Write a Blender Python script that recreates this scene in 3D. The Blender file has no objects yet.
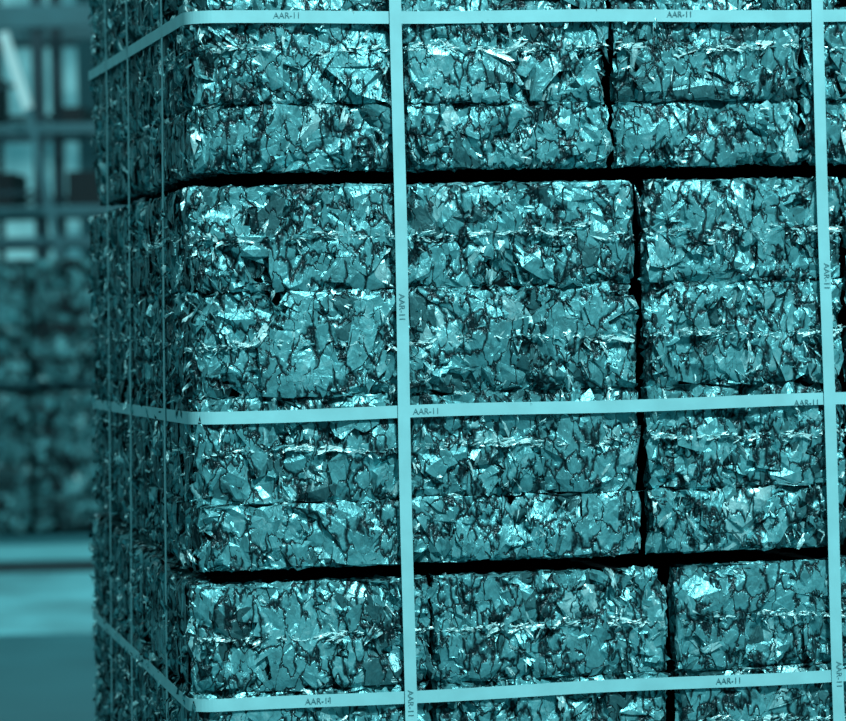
import bpy, math
import numpy as np
from mathutils import Matrix, Vector

rng = np.random.default_rng(37)
scene = bpy.context.scene
scene.view_settings.view_transform = 'Standard'
TH = math.radians(11.6)

# ------------------------------------------------------------------ materials
def new_mat(name):
    m = bpy.data.materials.new(name); m.use_nodes = True
    nt = m.node_tree
    return m, nt, nt.nodes['Principled BSDF']

def simple_mat(name, col, rough=0.5, metal=0.0, var=0.25, scale=8.0, bump=0.0):
    m, nt, b = new_mat(name)
    tc = nt.nodes.new('ShaderNodeTexCoord')
    n = nt.nodes.new('ShaderNodeTexNoise'); n.inputs['Scale'].default_value = scale; n.inputs['Detail'].default_value = 4
    nt.links.new(tc.outputs['Object'], n.inputs['Vector'])
    r = nt.nodes.new('ShaderNodeValToRGB')
    r.color_ramp.elements[0].position = 0.3; r.color_ramp.elements[1].position = 0.7
    r.color_ramp.elements[0].color = tuple(c*(1-var) for c in col)+(1,)
    r.color_ramp.elements[1].color = tuple(min(1, c*(1+var)) for c in col)+(1,)
    nt.links.new(n.outputs['Fac'], r.inputs['Fac'])
    nt.links.new(r.outputs['Color'], b.inputs['Base Color'])
    b.inputs['Roughness'].default_value = rough
    b.inputs['Metallic'].default_value = metal
    if bump:
        bp = nt.nodes.new('ShaderNodeBump'); bp.inputs['Strength'].default_value = bump
        bp.inputs['Distance'].default_value = 0.01
        nt.links.new(n.outputs['Fac'], bp.inputs['Height']); nt.links.new(bp.outputs['Normal'], b.inputs['Normal'])
    return m

def foil_mat(name):
    m, nt, b = new_mat(name)
    N = nt.nodes; L = nt.links
    tc = N.new('ShaderNodeTexCoord')
    at = N.new('ShaderNodeAttribute'); at.attribute_name = 'tone'
    mp = N.new('ShaderNodeMapping'); mp.inputs['Scale'].default_value = (1, 1, 0.55)
    L.new(tc.outputs['Object'], mp.inputs['Vector'])
    n1 = N.new('ShaderNodeTexNoise'); n1.inputs['Scale'].default_value = 80; n1.inputs['Detail'].default_value = 5
    n1.inputs['Roughness'].default_value = 0.70
    n1.inputs['Distortion'].default_value = 0.6
    L.new(tc.outputs['Object'], n1.inputs['Vector'])
    mr = N.new('ShaderNodeMapRange'); mr.inputs['From Min'].default_value = 0.3; mr.inputs['From Max'].default_value = 0.7
    mr.inputs['To Min'].default_value = 0.55; mr.inputs['To Max'].default_value = 1.28
    L.new(n1.outputs['Fac'], mr.inputs['Value'])
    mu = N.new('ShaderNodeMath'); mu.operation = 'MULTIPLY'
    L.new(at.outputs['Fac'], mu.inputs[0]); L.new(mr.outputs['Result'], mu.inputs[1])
    nd = N.new('ShaderNodeTexNoise'); nd.inputs['Scale'].default_value = 58; nd.inputs['Detail'].default_value = 4
    L.new(mp.outputs['Vector'], nd.inputs['Vector'])
    sub = N.new('ShaderNodeVectorMath'); sub.operation='MULTIPLY_ADD'
    sub.inputs[1].default_value=(0.038,0.038,0.038)
    L.new(nd.outputs['Color'], sub.inputs[0]); L.new(mp.outputs['Vector'], sub.inputs[2])
    vo = N.new('ShaderNodeTexVoronoi'); vo.feature='DISTANCE_TO_EDGE'; vo.inputs['Scale'].default_value=50
    L.new(sub.outputs[0], vo.inputs['Vector'])
    nw = N.new('ShaderNodeTexNoise'); nw.inputs['Scale'].default_value = 38; nw.inputs['Detail'].default_value=1
    L.new(tc.outputs['Object'], nw.inputs['Vector'])
    wr = N.new('ShaderNodeMapRange'); wr.inputs['From Min'].default_value=0.38; wr.inputs['From Max'].default_value=0.66
    wr.inputs['To Min'].default_value=0.008; wr.inputs['To Max'].default_value=0.20
    L.new(nw.outputs['Fac'], wr.inputs['Value'])
    cm = N.new('ShaderNodeMath'); cm.operation='DIVIDE'; cm.use_clamp=True
    L.new(vo.outputs['Distance'], cm.inputs[0]); L.new(wr.outputs['Result'], cm.inputs[1])
    pw = N.new('ShaderNodeMath'); pw.operation='POWER'; pw.inputs[1].default_value=1.6
    L.new(cm.outputs[0], pw.inputs[0])
    m2 = N.new('ShaderNodeMath'); m2.operation='MULTIPLY'
    L.new(mu.outputs[0], m2.inputs[0]); L.new(pw.outputs[0], m2.inputs[1])
    cr = N.new('ShaderNodeValToRGB')
    e = cr.color_ramp.elements
    e[0].position = 0.0; e[0].color = (0.001, 0.009, 0.012, 1)
    e[1].position = 1.0; e[1].color = (0.60, 0.88, 0.88, 1)
    k = e.new(0.5); k.color = (0.12, 0.40, 0.43, 1)
    L.new(m2.outputs[0], cr.inputs['Fac'])
    L.new(cr.outputs['Color'], b.inputs['Base Color'])
    b.inputs['Metallic'].default_value = 0.52
    b.inputs['Roughness'].default_value = 0.35
    n2 = N.new('ShaderNodeTexNoise'); n2.inputs['Scale'].default_value = 120; n2.inputs['Detail'].default_value = 4
    n2.inputs['Distortion'].default_value = 1.2
    L.new(mp.outputs['Vector'], n2.inputs['Vector'])
    ad = N.new('ShaderNodeMath'); ad.operation='MULTIPLY_ADD'; ad.inputs[1].default_value=0.7
    L.new(cm.outputs[0], ad.inputs[0]); L.new(n2.outputs['Fac'], ad.inputs[2])
    bp = N.new('ShaderNodeBump'); bp.inputs['Strength'].default_value = 0.62; bp.inputs['Distance'].default_value = 0.003
    L.new(ad.outputs[0], bp.inputs['Height'])
    L.new(bp.outputs['Normal'], b.inputs['Normal'])
    return m

M_foil = foil_mat('crushed_aluminium')
M_core = simple_mat('bale_core_dark', (0.001, 0.005, 0.006), 0.95, 0, 0.4, 60)
M_core.node_tree.nodes['Principled BSDF'].inputs['Specular IOR Level'].default_value = 0.1
M_strap = simple_mat('strap_plastic', (0.21, 0.47, 0.495), 0.5, 0.0, 0.08, 30)
M_ink = simple_mat('strap_ink', (0.05, 0.16, 0.18), 0.7, 0, 0.1, 30)
M_wood = simple_mat('pallet_wood', (0.06, 0.22, 0.25), 0.8, 0, 0.3, 14, 0.3)
M_steel = simple_mat('painted_steel', (0.008, 0.045, 0.06), 0.5, 0.2, 0.2, 6)
M_steel_l = simple_mat('painted_steel_light', (0.05, 0.18, 0.21), 0.5, 0.1, 0.15, 6)
M_dark = simple_mat('dark_rubber', (0.003, 0.015, 0.02), 0.7, 0, 0.2, 6)

# ------------------------------------------------------------------ helpers
def empty(name, loc=(0, 0, 0), rotz=0.0, parent=None):
    o = bpy.data.objects.new(name, None); scene.collection.objects.link(o)
    o.location = loc; o.rotation_euler = (0, 0, rotz); o.parent = parent
    return o

def mesh_np(name, V, F, mat, parent=None, tone=None):
    me = bpy.data.meshes.new(name)
    V = np.ascontiguousarray(V, dtype=np.float32); F = np.ascontiguousarray(F, dtype=np.int32)
    me.vertices.add(len(V)); me.vertices.foreach_set('co', V.ravel())
    me.loops.add(F.size); me.loops.foreach_set('vertex_index', F.ravel())
    me.polygons.add(len(F))
    me.polygons.foreach_set('loop_start', np.arange(0, F.size, F.shape[1], dtype=np.int32))
    if tone is not None:
        a = me.attributes.new('tone', 'FLOAT', 'POINT'); a.data.foreach_set('value', tone.astype(np.float32))
    me.update(calc_edges=True)
    me.polygons.foreach_set('use_smooth', np.zeros(len(F), dtype=bool))
    me.materials.append(mat)
    o = bpy.data.objects.new(name, me); scene.collection.objects.link(o); o.parent = parent
    return o

BOXF = np.array([[0,1,3,2],[4,6,7,5],[0,4,5,1],[2,3,7,6],[0,2,6,4],[1,5,7,3]])
def boxes(name, bl, mat, parent=None, fix=None):
    V = []; F = []
    for i, (x0,x1,y0,y1,z0,z1) in enumerate(bl):
        V += [(x,y,z) for x in (x0,x1) for y in (y0,y1) for z in (z0,z1)]
        F.append(BOXF + 8*i)
    V = np.array(V, float)
    if fix: V = fix(V)
    return mesh_np(name, V, np.vstack(F), mat, parent)

# ------------------------------------------------------------------ crushed foil flakes
G = 6
gu, gv = np.meshgrid(np.linspace(-1,1,G), np.linspace(-1,1,G), indexing='ij')
gu = gu.ravel(); gv = gv.ravel()
quads = np.array([[i*G+j, (i+1)*G+j, (i+1)*G+j+1, i*G+j+1] for i in range(G-1) for j in range(G-1)])

def flakes(cells, density, size, thin=1.0, tone=(0.38, 0.57), depth=0.009, tilt=(0.10, 0.19), lift=0.0, mode='area', curl=0.014, jit=0.13, steep=0.18, fold=0.12):
    """crumpled sheet pieces; returns (s,t,n) coords per vertex, faces, tone"""
    cells = np.array(cells, float)
    if mode == 'area':
        cnt = rng.poisson(density*(cells[:,1]-cells[:,0])*(cells[:,3]-cells[:,2]))
    else:
        cnt = rng.poisson(density*(cells[:,1]-cells[:,0]))
    c = np.repeat(cells, cnt, axis=0); n = len(c)
    cs = c[:,0]+(c[:,1]-c[:,0])*rng.random(n)
    if mode == 'area':
        ct = c[:,2]+(c[:,3]-c[:,2])*rng.random(n)
    else:
        ct = (c[:,2]+c[:,3])/2+rng.normal(0,0.0016,n)+0.002*np.sin(cs*31+c[:,2]*50)
    a = size*rng.lognormal(0,0.42,n); b = a*thin*rng.uniform(0.45,1.0,n)
    U = gu[None]*np.ones((n,1)); W = gv[None]*np.ones((n,1))
    ang = np.arctan2(W,U); r = np.maximum(abs(U),abs(W))
    p1,p2,p3 = rng.uniform(0,6.28,(3,n,1))
    rad = 1+0.22*np.sin(2*ang+p1)+0.18*np.sin(3*ang+p2)+0.12*np.sin(5*ang+p3)
    U = U*rad+rng.normal(0,jit,U.shape); W = W*rad+rng.normal(0,jit,U.shape)
    h = np.zeros_like(U)
    for k in range(3):
        al = rng.uniform(0,math.pi,(n,1)); off = rng.uniform(-0.6,0.6,(n,1))
        amp = rng.normal(0,fold,(n,1))
        h += amp*abs(U*np.cos(al)+W*np.sin(al)-off)
    h = h*a[:,None]+rng.normal(0,0.018,U.shape)*a[:,None]
    h -= curl*np.clip(r-0.5,0,1)**2*2.2*rng.uniform(0.2,1.8,(n,1))
    x = U*a[:,None]; y = W*b[:,None]
    ph = rng.normal(math.pi/2,0.65,n) if mode=='area' else rng.normal(0,0.35,n)
    ph = ph[:,None]
    s = x*np.cos(ph)-y*np.sin(ph); t = x*np.sin(ph)+y*np.cos(ph)
    st = np.where(rng.random(n)<steep,2.8,1.0)
    tx = np.tan(np.clip(rng.normal(0,tilt[1],n)*st,-1.2,1.2))[:,None]; ty = np.tan(np.clip(rng.normal(0.0,tilt[0],n)*st,-1.2,1.2))[:,None]
    nn = h+s*np.clip(tx,-1.2,1.2)+t*np.clip(ty,-1.2,1.2)
    nn = nn-depth*rng.random(n)[:,None]+lift
    s = s+cs[:,None]; t = t+ct[:,None]
    e = 0.0026
    s = np.clip(s,c[:,0:1]+rng.normal(0,e,s.shape),c[:,1:2]+rng.normal(0,e,s.shape))
    t = np.clip(t,c[:,2:3]+rng.normal(0,e*0.5,s.shape),c[:,3:4]+rng.normal(0,e*0.5,s.shape))
    ds = np.minimum(s-c[:,0:1],c[:,1:2]-s); dt = np.minimum(t-c[:,2:3],c[:,3:4]-t)
    nn = np.clip(nn,-0.022,0.005+lift)
    nn -= 0.0035*np.exp(-np.clip(ds,0,1)/0.002)+0.0042*np.exp(-np.clip(dt,0,1)/0.002)
    # every pressed layer sits a touch in or out of its neighbours
    nn -= (0.001+0.001*np.sin(c[:,2:3]*917.0+c[:,0:1]*53.0))
    T = rng.uniform(tone[0],tone[1],n); T = np.where(rng.random(n)<0.11,T*0.35,T); T = np.where(rng.random(n)<0.10,T*1.4,T)
    F = (quads[None]+(np.arange(n)*G*G)[:,None,None]).reshape(-1,4)
    return s.ravel(),t.ravel(),nn.ravel(),F,np.repeat(T,G*G)

def bands(z0, z1, seams):
    zs = [z0]+[q for q in seams if z0 < q < z1]+[z1]
    return [(zs[i]+0.0003, zs[i+1]-0.0003) for i in range(len(zs)-1)]

def face_set(cols, bnds):
    return [(a,b,z0,z1) for (a,b) in cols for (z0,z1) in bnds]

R = 0.014
def corner_fix(x0):
    def f(V):
        dx = V[:,0]-(x0+R); dy = V[:,1]-R
        m = (dx<0)&(dy<0)
        l = np.hypot(dx,dy)+1e-9
        k = np.where(m,np.maximum(abs(dx),abs(dy))/l,1)
        V = V.copy()
        V[:,0] = np.where(m,x0+R+dx*k,V[:,0]); V[:,1] = np.where(m,R+dy*k,V[:,1])
        return V
    return f

W, D = 1.10, 1.06
tiers = [
 dict(z=(1.323,1.715), seams=(1.390,1.500,1.608), x=[(0.006,.214),(.220,.430),(.440,.635),(.643,.862),(.872,1.10)]),
 dict(z=(0.923,1.308), seams=(0.988,1.095,1.202), x=[(-.002,.210),(.216,.455),(.469,.680),(.690,.890),(.900,1.10)]),
 dict(z=(0.520,0.908), seams=(0.585,0.692,0.800), x=[(-.008,.231),(.239,.481),(.495,.700),(.712,.900),(.910,1.10)]),
 dict(z=(0.125,0.509), seams=(0.190,0.298,0.402), x=[(-.008,.210),(.220,.430),(.442,.660),(.670,.880),(.890,1.10)]),
]
ydiv = [(0,.205),(.213,.415),(.423,.635),(.643,.845),(.853,D)]

def build_stack(parent, tiers, W, D, ydiv, dens=(4800,4400,600), size=0.0215, prefix='bale_tier', slivers=True, tn=(0.38,0.57)):
    for ti, T in enumerate(tiers):
        z0,z1 = T['z']; B = bands(z0,z1,T['seams']); x0 = T['x'][0][0]
        fx = corner_fix(x0)
        core = [(a+.012,b-.012,c+(.017),d-.010,z0+.008,z1-.008) for (a,b) in T['x'] for (c,d) in ydiv]
        boxes(f'{prefix}_core_{ti+1}',core,M_core,parent,fx)
        Vs=[];Fs=[];Ts=[];base=0
        def add(res, mapf):
            nonlocal base
            s,t,n,F,tn_ = res
            V = fx(mapf(s,t,n)); Vs.append(V); Fs.append(F+base); Ts.append(tn_); base += len(V)
        fr = lambda s,t,n: np.stack([s,-n,t],1)
        lf = lambda s,t,n: np.stack([x0-n,s,t],1)
        rt = lambda s,t,n: np.stack([W+n,s,t],1)
        bk = lambda s,t,n: np.stack([s,D+n,t],1)
        tp = lambda s,t,n: np.stack([s,t,z1+n],1)
        cf = face_set(T['x'],B); cl = face_set(ydiv,B)
        add(flakes(cf,dens[0],size,tone=tn),fr)
        add(flakes(cl,dens[1],size*0.9,tilt=(0.3,0.6),tone=(tn[0]*.45,tn[1]*.75)),lf)  # darker tones put the shade of the left side into the colour
        if slivers:
            add(flakes(cf,2500,0.0066,thin=0.25,tone=(0.6,1.15),depth=0.006,tilt=(0.6,0.7),lift=0.003,curl=0.002),fr)
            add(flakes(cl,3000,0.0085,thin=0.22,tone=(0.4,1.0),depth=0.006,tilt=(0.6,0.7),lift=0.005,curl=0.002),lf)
            ridg = [q for q in cf if q[3]-q[2]>0.09]; ridl=[q for q in cl if q[3]-q[2]>0.09]
            add(flakes(ridg,520,0.0046,thin=0.24,tone=(1.1,1.7),depth=0.003,tilt=(0.7,0.4),lift=0.004,mode='line',curl=0.001),fr)
            add(flakes(ridl,260,0.005,thin=0.28,tone=(0.8,1.2),depth=0.003,tilt=(0.7,0.4),lift=0.004,mode='line',curl=0.001),lf)
        add(flakes(cl,dens[2],size*2),rt)
        add(flakes(cf,dens[2],size*2),bk)
        if ti == 0:
            ct = [(a,b,c,d) for (a,b) in T['x'] for (c,d) in ydiv]
            add(flakes(ct,dens[2]*1.5,size*1.8),tp)
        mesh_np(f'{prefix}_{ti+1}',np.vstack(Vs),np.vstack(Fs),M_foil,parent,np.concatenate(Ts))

stack = empty('crushed_can_bale_stack',(-0.228,3.0,0),TH)
build_stack(stack,tiers,W,D,ydiv)

# ------------------------------------------------------------------ straps
def ribbon(name, P, Wd, width, mat, parent, thick=0.00035, closed=True):
    P = np.array(P,float); Wd = np.array(Wd,float); n=len(P)
    tan = np.roll(P,-1,0)-np.roll(P,1,0)
    if not closed: tan[0]=P[1]-P[0]; tan[-1]=P[-1]-P[-2]
    tan /= np.linalg.norm(tan,axis=1)[:,None]
    Nn = np.cross(tan,Wd); Nn/=np.linalg.norm(Nn,axis=1)[:,None]
    V = np.stack([P+Wd*width/2+Nn*thick,P-Wd*width/2+Nn*thick,P-Wd*width/2-Nn*thick,P+Wd*width/2-Nn*thick],1).reshape(-1,3)
    F=[]
    for i in range(n if closed else n-1):
        j=(i+1)%n
        for k in range(4):
            F.append([4*i+k,4*i+(k+1)%4,4*j+(k+1)%4,4*j+k])
    return mesh_np(name,V,np.array(F),mat,parent)

def rrect(x0,x1,y0,y1,r,step=0.02):
    pts=[]
    cs=[(x0+r,y0+r,math.pi),(x1-r,y0+r,1.5*math.pi),(x1-r,y1-r,0),(x0+r,y1-r,0.5*math.pi)]
    for i,(cx,cy,a0) in enumerate(cs):
        for k in range(13):
            a=a0+k/12*math.pi/2; pts.append((cx+r*math.cos(a),cy+r*math.sin(a)))
        nx,ny,na=cs[(i+1)%4]; p=pts[-1]; q=(nx+r*math.cos(na),ny+r*math.sin(na))
        L=math.hypot(q[0]-p[0],q[1]-p[1]); m=int(L/step)
        for k in range(1,m): pts.append((p[0]+(q[0]-p[0])*k/m,p[1]+(q[1]-p[1])*k/m))
    return pts

def hstrap(name,z,zb,out=0.0065,left=.012):
    pts=rrect(-left,W+.012,-out,D+.012,.03)
    P=[];Wd=[]
    for (x,y) in pts:
        k=max(0,min(1,y/D)); zz=z+(zb-z)*k+0.0008*math.sin(x*17+z*9)
        P.append((x,y+0.0003*math.sin(x*40+z*30) if y<0 else y,zz))
        w=np.array([0,0.02*math.sin(x*23+z*40),1.0]) if y<0 else np.array([0,0,1.0]); Wd.append(w/np.linalg.norm(w))
    return ribbon(name,P,Wd,0.0126,M_strap,stack)
hz=[(1.477,1.496,.004),(1.077,1.057,.008),(0.789,0.775,.014),(0.36,0.355,.014)]
for i,(a,b,l) in enumerate(hz): hstrap(f'strap_horizontal_{i+1}',a,b,left=l)

def vstrap(name,xt,xb,out=0.0085,w=0.0124):
    pts=rrect(-out,D+.014,.112,1.732,.02)
    P=[(xb+(xt-xb)*(z-.7)/.8+0.0006*math.sin(z*13+xt*20),y,z) for (y,z) in pts]
    Wd=[]
    for (y,z) in pts:
        v=np.array([1.0,0.03*math.sin(z*9+xt*33) if y<0 else 0,0]); Wd.append(v/np.linalg.norm(v))
    return ribbon(name,P,Wd,w,M_strap,stack)
vstrap('strap_vertical_1',.2094,.2086)
vstrap('strap_vertical_2',.656,.664)
vstrap('strap_vertical_3',.94,.945)
def sstrap(name,y,out=0.008):
    pts=rrect(-out,W+.016,.113,1.735,.02)
    P=[(x-(.012*max(0,min(1,(1.45-z)/.8)) -.004 if x<0 else 0),y+0.004*math.sin(z*5+y*9),z) for (x,z) in pts]
    return ribbon(name,P,[(0,1.0,0)]*len(P),0.0135,M_strap,stack)
for i,y in enumerate((.20,.55,.80)): sstrap(f'strap_side_{i+1}',y)

def label(name,x,z,out,vert=False,size=0.0085):
    cu=bpy.data.curves.new(name,'FONT'); cu.body='AAR-11'; cu.size=size; cu.extrude=0.0001
    cu.align_x='CENTER'; cu.align_y='CENTER'
    o=bpy.data.objects.new(name,cu); scene.collection.objects.link(o); cu.materials.append(M_ink)
    o.parent=stack; o.location=(x,-out,z)
    Rm=Matrix.Rotation(math.pi/2,4,'X')
    if vert: Rm=Rm@Matrix.Rotation(-math.pi/2,4,'Z')
    o.rotation_euler=Rm.to_euler()
OH=0.0076; OV=0.0093
lab=[(.098,1.4785,OH,0),(.508,1.4785,OH,0),(.232,1.077,OH,0),(.636,1.074,OH,0),(.115,.789,OH,0),(.545,.789,OH,0),
     (.2086,1.183,OV,1),(.660,1.205,OV,1),(.2086,.782,OV,1),(.664,.790,OV,1)]
for i,(x,z,o_,v) in enumerate(lab): label(f'strap_print_{i+1}',x,z,o_,bool(v))

# ------------------------------------------------------------------ pallet
def pallet(name,parent_loc,rot,W,D):
    e=empty(name,parent_loc,rot)
    bl=[(-.02+i*(W+.04)/7,-.02+i*(W+.04)/7+.12,-.01,D+.01,.092,.108) for i in range(7)]
    bl+=[(-.02,W+.02,y,y+.1,.07,.0915) for y in (-.01,D/2-.05,D-.09)]
    bl+=[(x,x+.12,y,y+.1,.018,.0695) for x in (-.02,W/2-.06,W-.1) for y in (-.01,D/2-.05,D-.09)]
    bl+=[(-.02,W+.02,y,y+.1,.0,.0175) for y in (-.01,D/2-.05,D-.09)]
    boxes('pallet_boards',bl,M_wood,e); return e
pallet('wooden_pallet',(-0.228,3.0,0),TH,W,D)

# ------------------------------------------------------------------ background: stacks, racks, wall
bt=[dict(z=(0.78,1.40),seams=(.90,1.07,1.24),x=[(0,.36),(.38,.74),(.76,1.10)]),
    dict(z=(0.02,0.72),seams=(.19,.36,.54),x=[(0,.36),(.38,.74),(.76,1.10)])]
bs=empty('background_bale_stack',(-2.75,15.2,0),0.02)
build_stack(bs,bt,1.10,.9,[(0,.44),(.45,.9)],dens=(1500,700,200),size=0.027,prefix='background_bale',slivers=False,tn=(-0.12,0.62))
for k,(x,y,r) in enumerate([(-4.1,15.1,0.0),(-1.35,15.4,-.03),(0.1,15.3,.02),(1.5,15.2,0.0)]):
    e=empty(f'background_bale_stack.{k+1:03d}',(x,y,0),r)
    for ch in list(bs.children):
        o=bpy.data.objects.new(ch.name+'_copy',ch.data); scene.collection.objects.link(o); o.parent=e

rack=empty('pallet_rack',(0,17.5,0))
bl=[]
for x in (-5.0,-3.5,-2.22,-.5,1.0,2.5): 
    for y in (0,.9): bl.append((x-.035,x+.035,y,y+.07,0,4.2))
boxes('rack_posts',bl,M_steel,rack)
bl=[]
for z in (1.50,1.68,2.16,2.78):
    for y in (-.03,.93): bl.append((-5.04,2.54,y,y+.05,z,z+(.13 if z>2.5 else .06)))
boxes('rack_beams',bl,M_steel_l,rack)
bl=[]
for (x,z,w,h) in [(-2.08,1.745,.3,.2),(-2.62,1.745,.22,.2),(-2.10,2.225,.12,.10),(-3.0,2.225,.5,.3),(-3.9,1.745,.6,.4),(-1.2,1.745,.7,.4),(0.6,2.225,.7,.4),(-4.2,2.225,.5,.35)]:
    bl.append((x,x+w,.15,.8,z,z+h))
boxes('rack_crates',bl,M_dark,rack)
lad=empty('leaning_ladder',(0,16.9,0))
def bar(name,p,q,w,mat,parent):
    p=Vector(p);q=Vector(q); d=(q-p).normalized(); up=Vector((0,1,0)); s=d.cross(up).normalized()
    V=[];
    for c in (p,q):
        for (i,j) in ((-1,-1),(1,-1),(1,1),(-1,1)): V.append(tuple(c+s*w*i+up*w*j))
    F=[[0,1,2,3],[4,7,6,5],[0,4,5,1],[1,5,6,2],[2,6,7,3],[3,7,4,0]]
    mesh_np(name,np.array(V),np.array(F),mat,parent)
M_white=simple_mat('pale_enamel',(0.75,0.95,0.95),0.5,0,0.05,4)
bar('ladder_rail_1',(-2.33,0,2.70),(-2.20,0,2.27),.028,M_white,lad)
bar('ladder_rail_foot',(-2.20,0,2.27),(-1.75,0,0.0),.018,M_steel_l,lad)
bar('ladder_rail_2',(-2.68,0.05,2.7),(-2.15,0.05,0.0),.018,M_steel_l,lad)
for k in range(8):
    z=.3+k*.3; x=-1.75-.2*z; bar(f'ladder_rung_{k+1}',(x,0.02,z),(x-.39,0.04,z),.012,M_steel,lad)

# floor
m,nt,b=new_mat('concrete_floor'); N=nt.nodes;L=nt.links
tc=N.new('ShaderNodeTexCoord'); n=N.new('ShaderNodeTexNoise'); n.inputs['Scale'].default_value=1.3; n.inputs['Detail'].default_value=6
L.new(tc.outputs['Object'],n.inputs['Vector'])
cr=N.new('ShaderNodeValToRGB'); cr.color_ramp.elements[0].position=.3; cr.color_ramp.elements[1].position=.7
cr.color_ramp.elements[0].color=(.02,.11,.13,1); cr.color_ramp.elements[1].color=(.035,.17,.195,1)
L.new(n.outputs['Fac'],cr.inputs['Fac']); L.new(cr.outputs['Color'],b.inputs['Base Color']); b.inputs['Roughness'].default_value=.6
b.inputs['Specular IOR Level'].default_value=.25
boxes('floor',[(-14,14,-8,26,-.1,0)],m)
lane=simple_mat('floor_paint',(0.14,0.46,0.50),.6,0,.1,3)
boxes('floor_band_1',[(-14,14,13.75,14.6,0.0005,.004)],lane)
boxes('floor_band_2',[(-14,14,13.15,13.65,0.0005,.004)],M_dark)
boxes('floor_band_3',[(-14,14,10.7,13.1,0.0005,.003)],simple_mat('floor_lit_tone',(0.12,0.40,0.44),.6,0,.5,1.9))  # lighter floor tone, so the nearer shadow band is put into the colour

# back wall with window openings
wm=simple_mat('wall_paint',(0.04,0.15,0.175),.8,0,.15,2)
bl=[(-14,14,22,22.2,0,1.35),(-14,14,22,22.2,3.6,6)]
x=-14
while x<14:
    bl.append((x,x+.45,22,22.2,1.35,3.6)); x+=2.3
boxes('wall_back',bl,wm)
bl=[];x=-14
while x<13:
    for k in (1,2): bl.append((x+.45+k*.6167,x+.45+k*.6167+.05,22.05,22.12,1.35,3.6))
    for z in (1.9,2.5,3.05): bl.append((x+.45,x+2.3,22.06,22.11,z,z+.05))
    x+=2.3
win=empty('window_1')
boxes('window_frame_bars',bl,M_steel,win)
gm,gnt,gb=new_mat('frosted_daylit_glass')
gtc=gnt.nodes.new('ShaderNodeTexCoord'); gn=gnt.nodes.new('ShaderNodeTexNoise'); gn.inputs['Scale'].default_value=1.6; gn.inputs['Detail'].default_value=3
gnt.links.new(gtc.outputs['Object'],gn.inputs['Vector'])
gr=gnt.nodes.new('ShaderNodeValToRGB'); gr.color_ramp.elements[0].position=.38; gr.color_ramp.elements[1].position=.62
gr.color_ramp.elements[0].color=(.03,.16,.19,1); gr.color_ramp.elements[1].color=(.18,.54,.58,1)
gnt.links.new(gn.outputs['Fac'],gr.inputs['Fac']); gnt.links.new(gr.outputs['Color'],gb.inputs['Emission Color'])
gb.inputs['Emission Strength'].default_value=.9; gb.inputs['Base Color'].default_value=(.1,.3,.33,1)
boxes('window_panes',[(-14,14,22.14,22.16,1.35,3.6)],gm,win)

# ------------------------------------------------------------------ light
w=bpy.data.worlds.new('hall_daylight'); scene.world=w; w.use_nodes=True
nt=w.node_tree; bg=nt.nodes['Background']
tc=nt.nodes.new('ShaderNodeTexCoord'); sp=nt.nodes.new('ShaderNodeSeparateXYZ'); cr=nt.nodes.new('ShaderNodeValToRGB')
nt.links.new(tc.outputs['Generated'],sp.inputs[0])
mr=nt.nodes.new('ShaderNodeMapRange'); mr.inputs['From Min'].default_value=-1; nt.links.new(sp.outputs['Z'],mr.inputs['Value'])
nt.links.new(mr.outputs['Result'],cr.inputs['Fac'])
e=cr.color_ramp.elements
e[0].position=.45;e[0].color=(.015,.06,.07,1); e[1].position=.95; e[1].color=(.18,.42,.45,1)
k=e.new(.56);k.color=(.09,.36,.40,1)
nt.links.new(cr.outputs['Color'],bg.inputs['Color']); bg.inputs['Strength'].default_value=.68

def area(name,loc,target,sx,sy,power,col=(0.64,0.96,1)):
    l=bpy.data.lights.new(name,'AREA'); l.shape='RECTANGLE'; l.size=sx; l.size_y=sy; l.energy=power; l.color=col
    o=bpy.data.objects.new(name,l); scene.collection.objects.link(o); o.location=loc
    o.rotation_euler=(Vector(target)-Vector(loc)).to_track_quat('-Z','Y').to_euler()
area('ceiling_lamp_1',(1.6,-0.9,5.2),(0.1,3.2,1.2),0.5,0.5,590)
area('added_rim_light',(-3.2,1.5,4.6),(-0.3,3.4,1.2),0.6,1.2,45)  # unseen rim light added to make the left face sparkle
area('background_light',(-2.5,12,6),(-2.5,13.0,0),4,1,230)  # unseen light put above the background floor and stacks

# ------------------------------------------------------------------ camera
cam=bpy.data.cameras.new('camera'); co=bpy.data.objects.new('camera',cam); scene.collection.objects.link(co)
cam.sensor_width=36; cam.lens=3000/846*36; cam.shift_y=-70.5/846
co.matrix_world=Matrix.Translation((0,0,1.2))@Matrix.Rotation(math.pi/2,4,'X')@Matrix.Rotation(-0.022,4,'Z')
cam.dof.use_dof=True; cam.dof.focus_distance=3.05; cam.dof.aperture_fstop=9.0
cam.clip_end=200
scene.camera=co
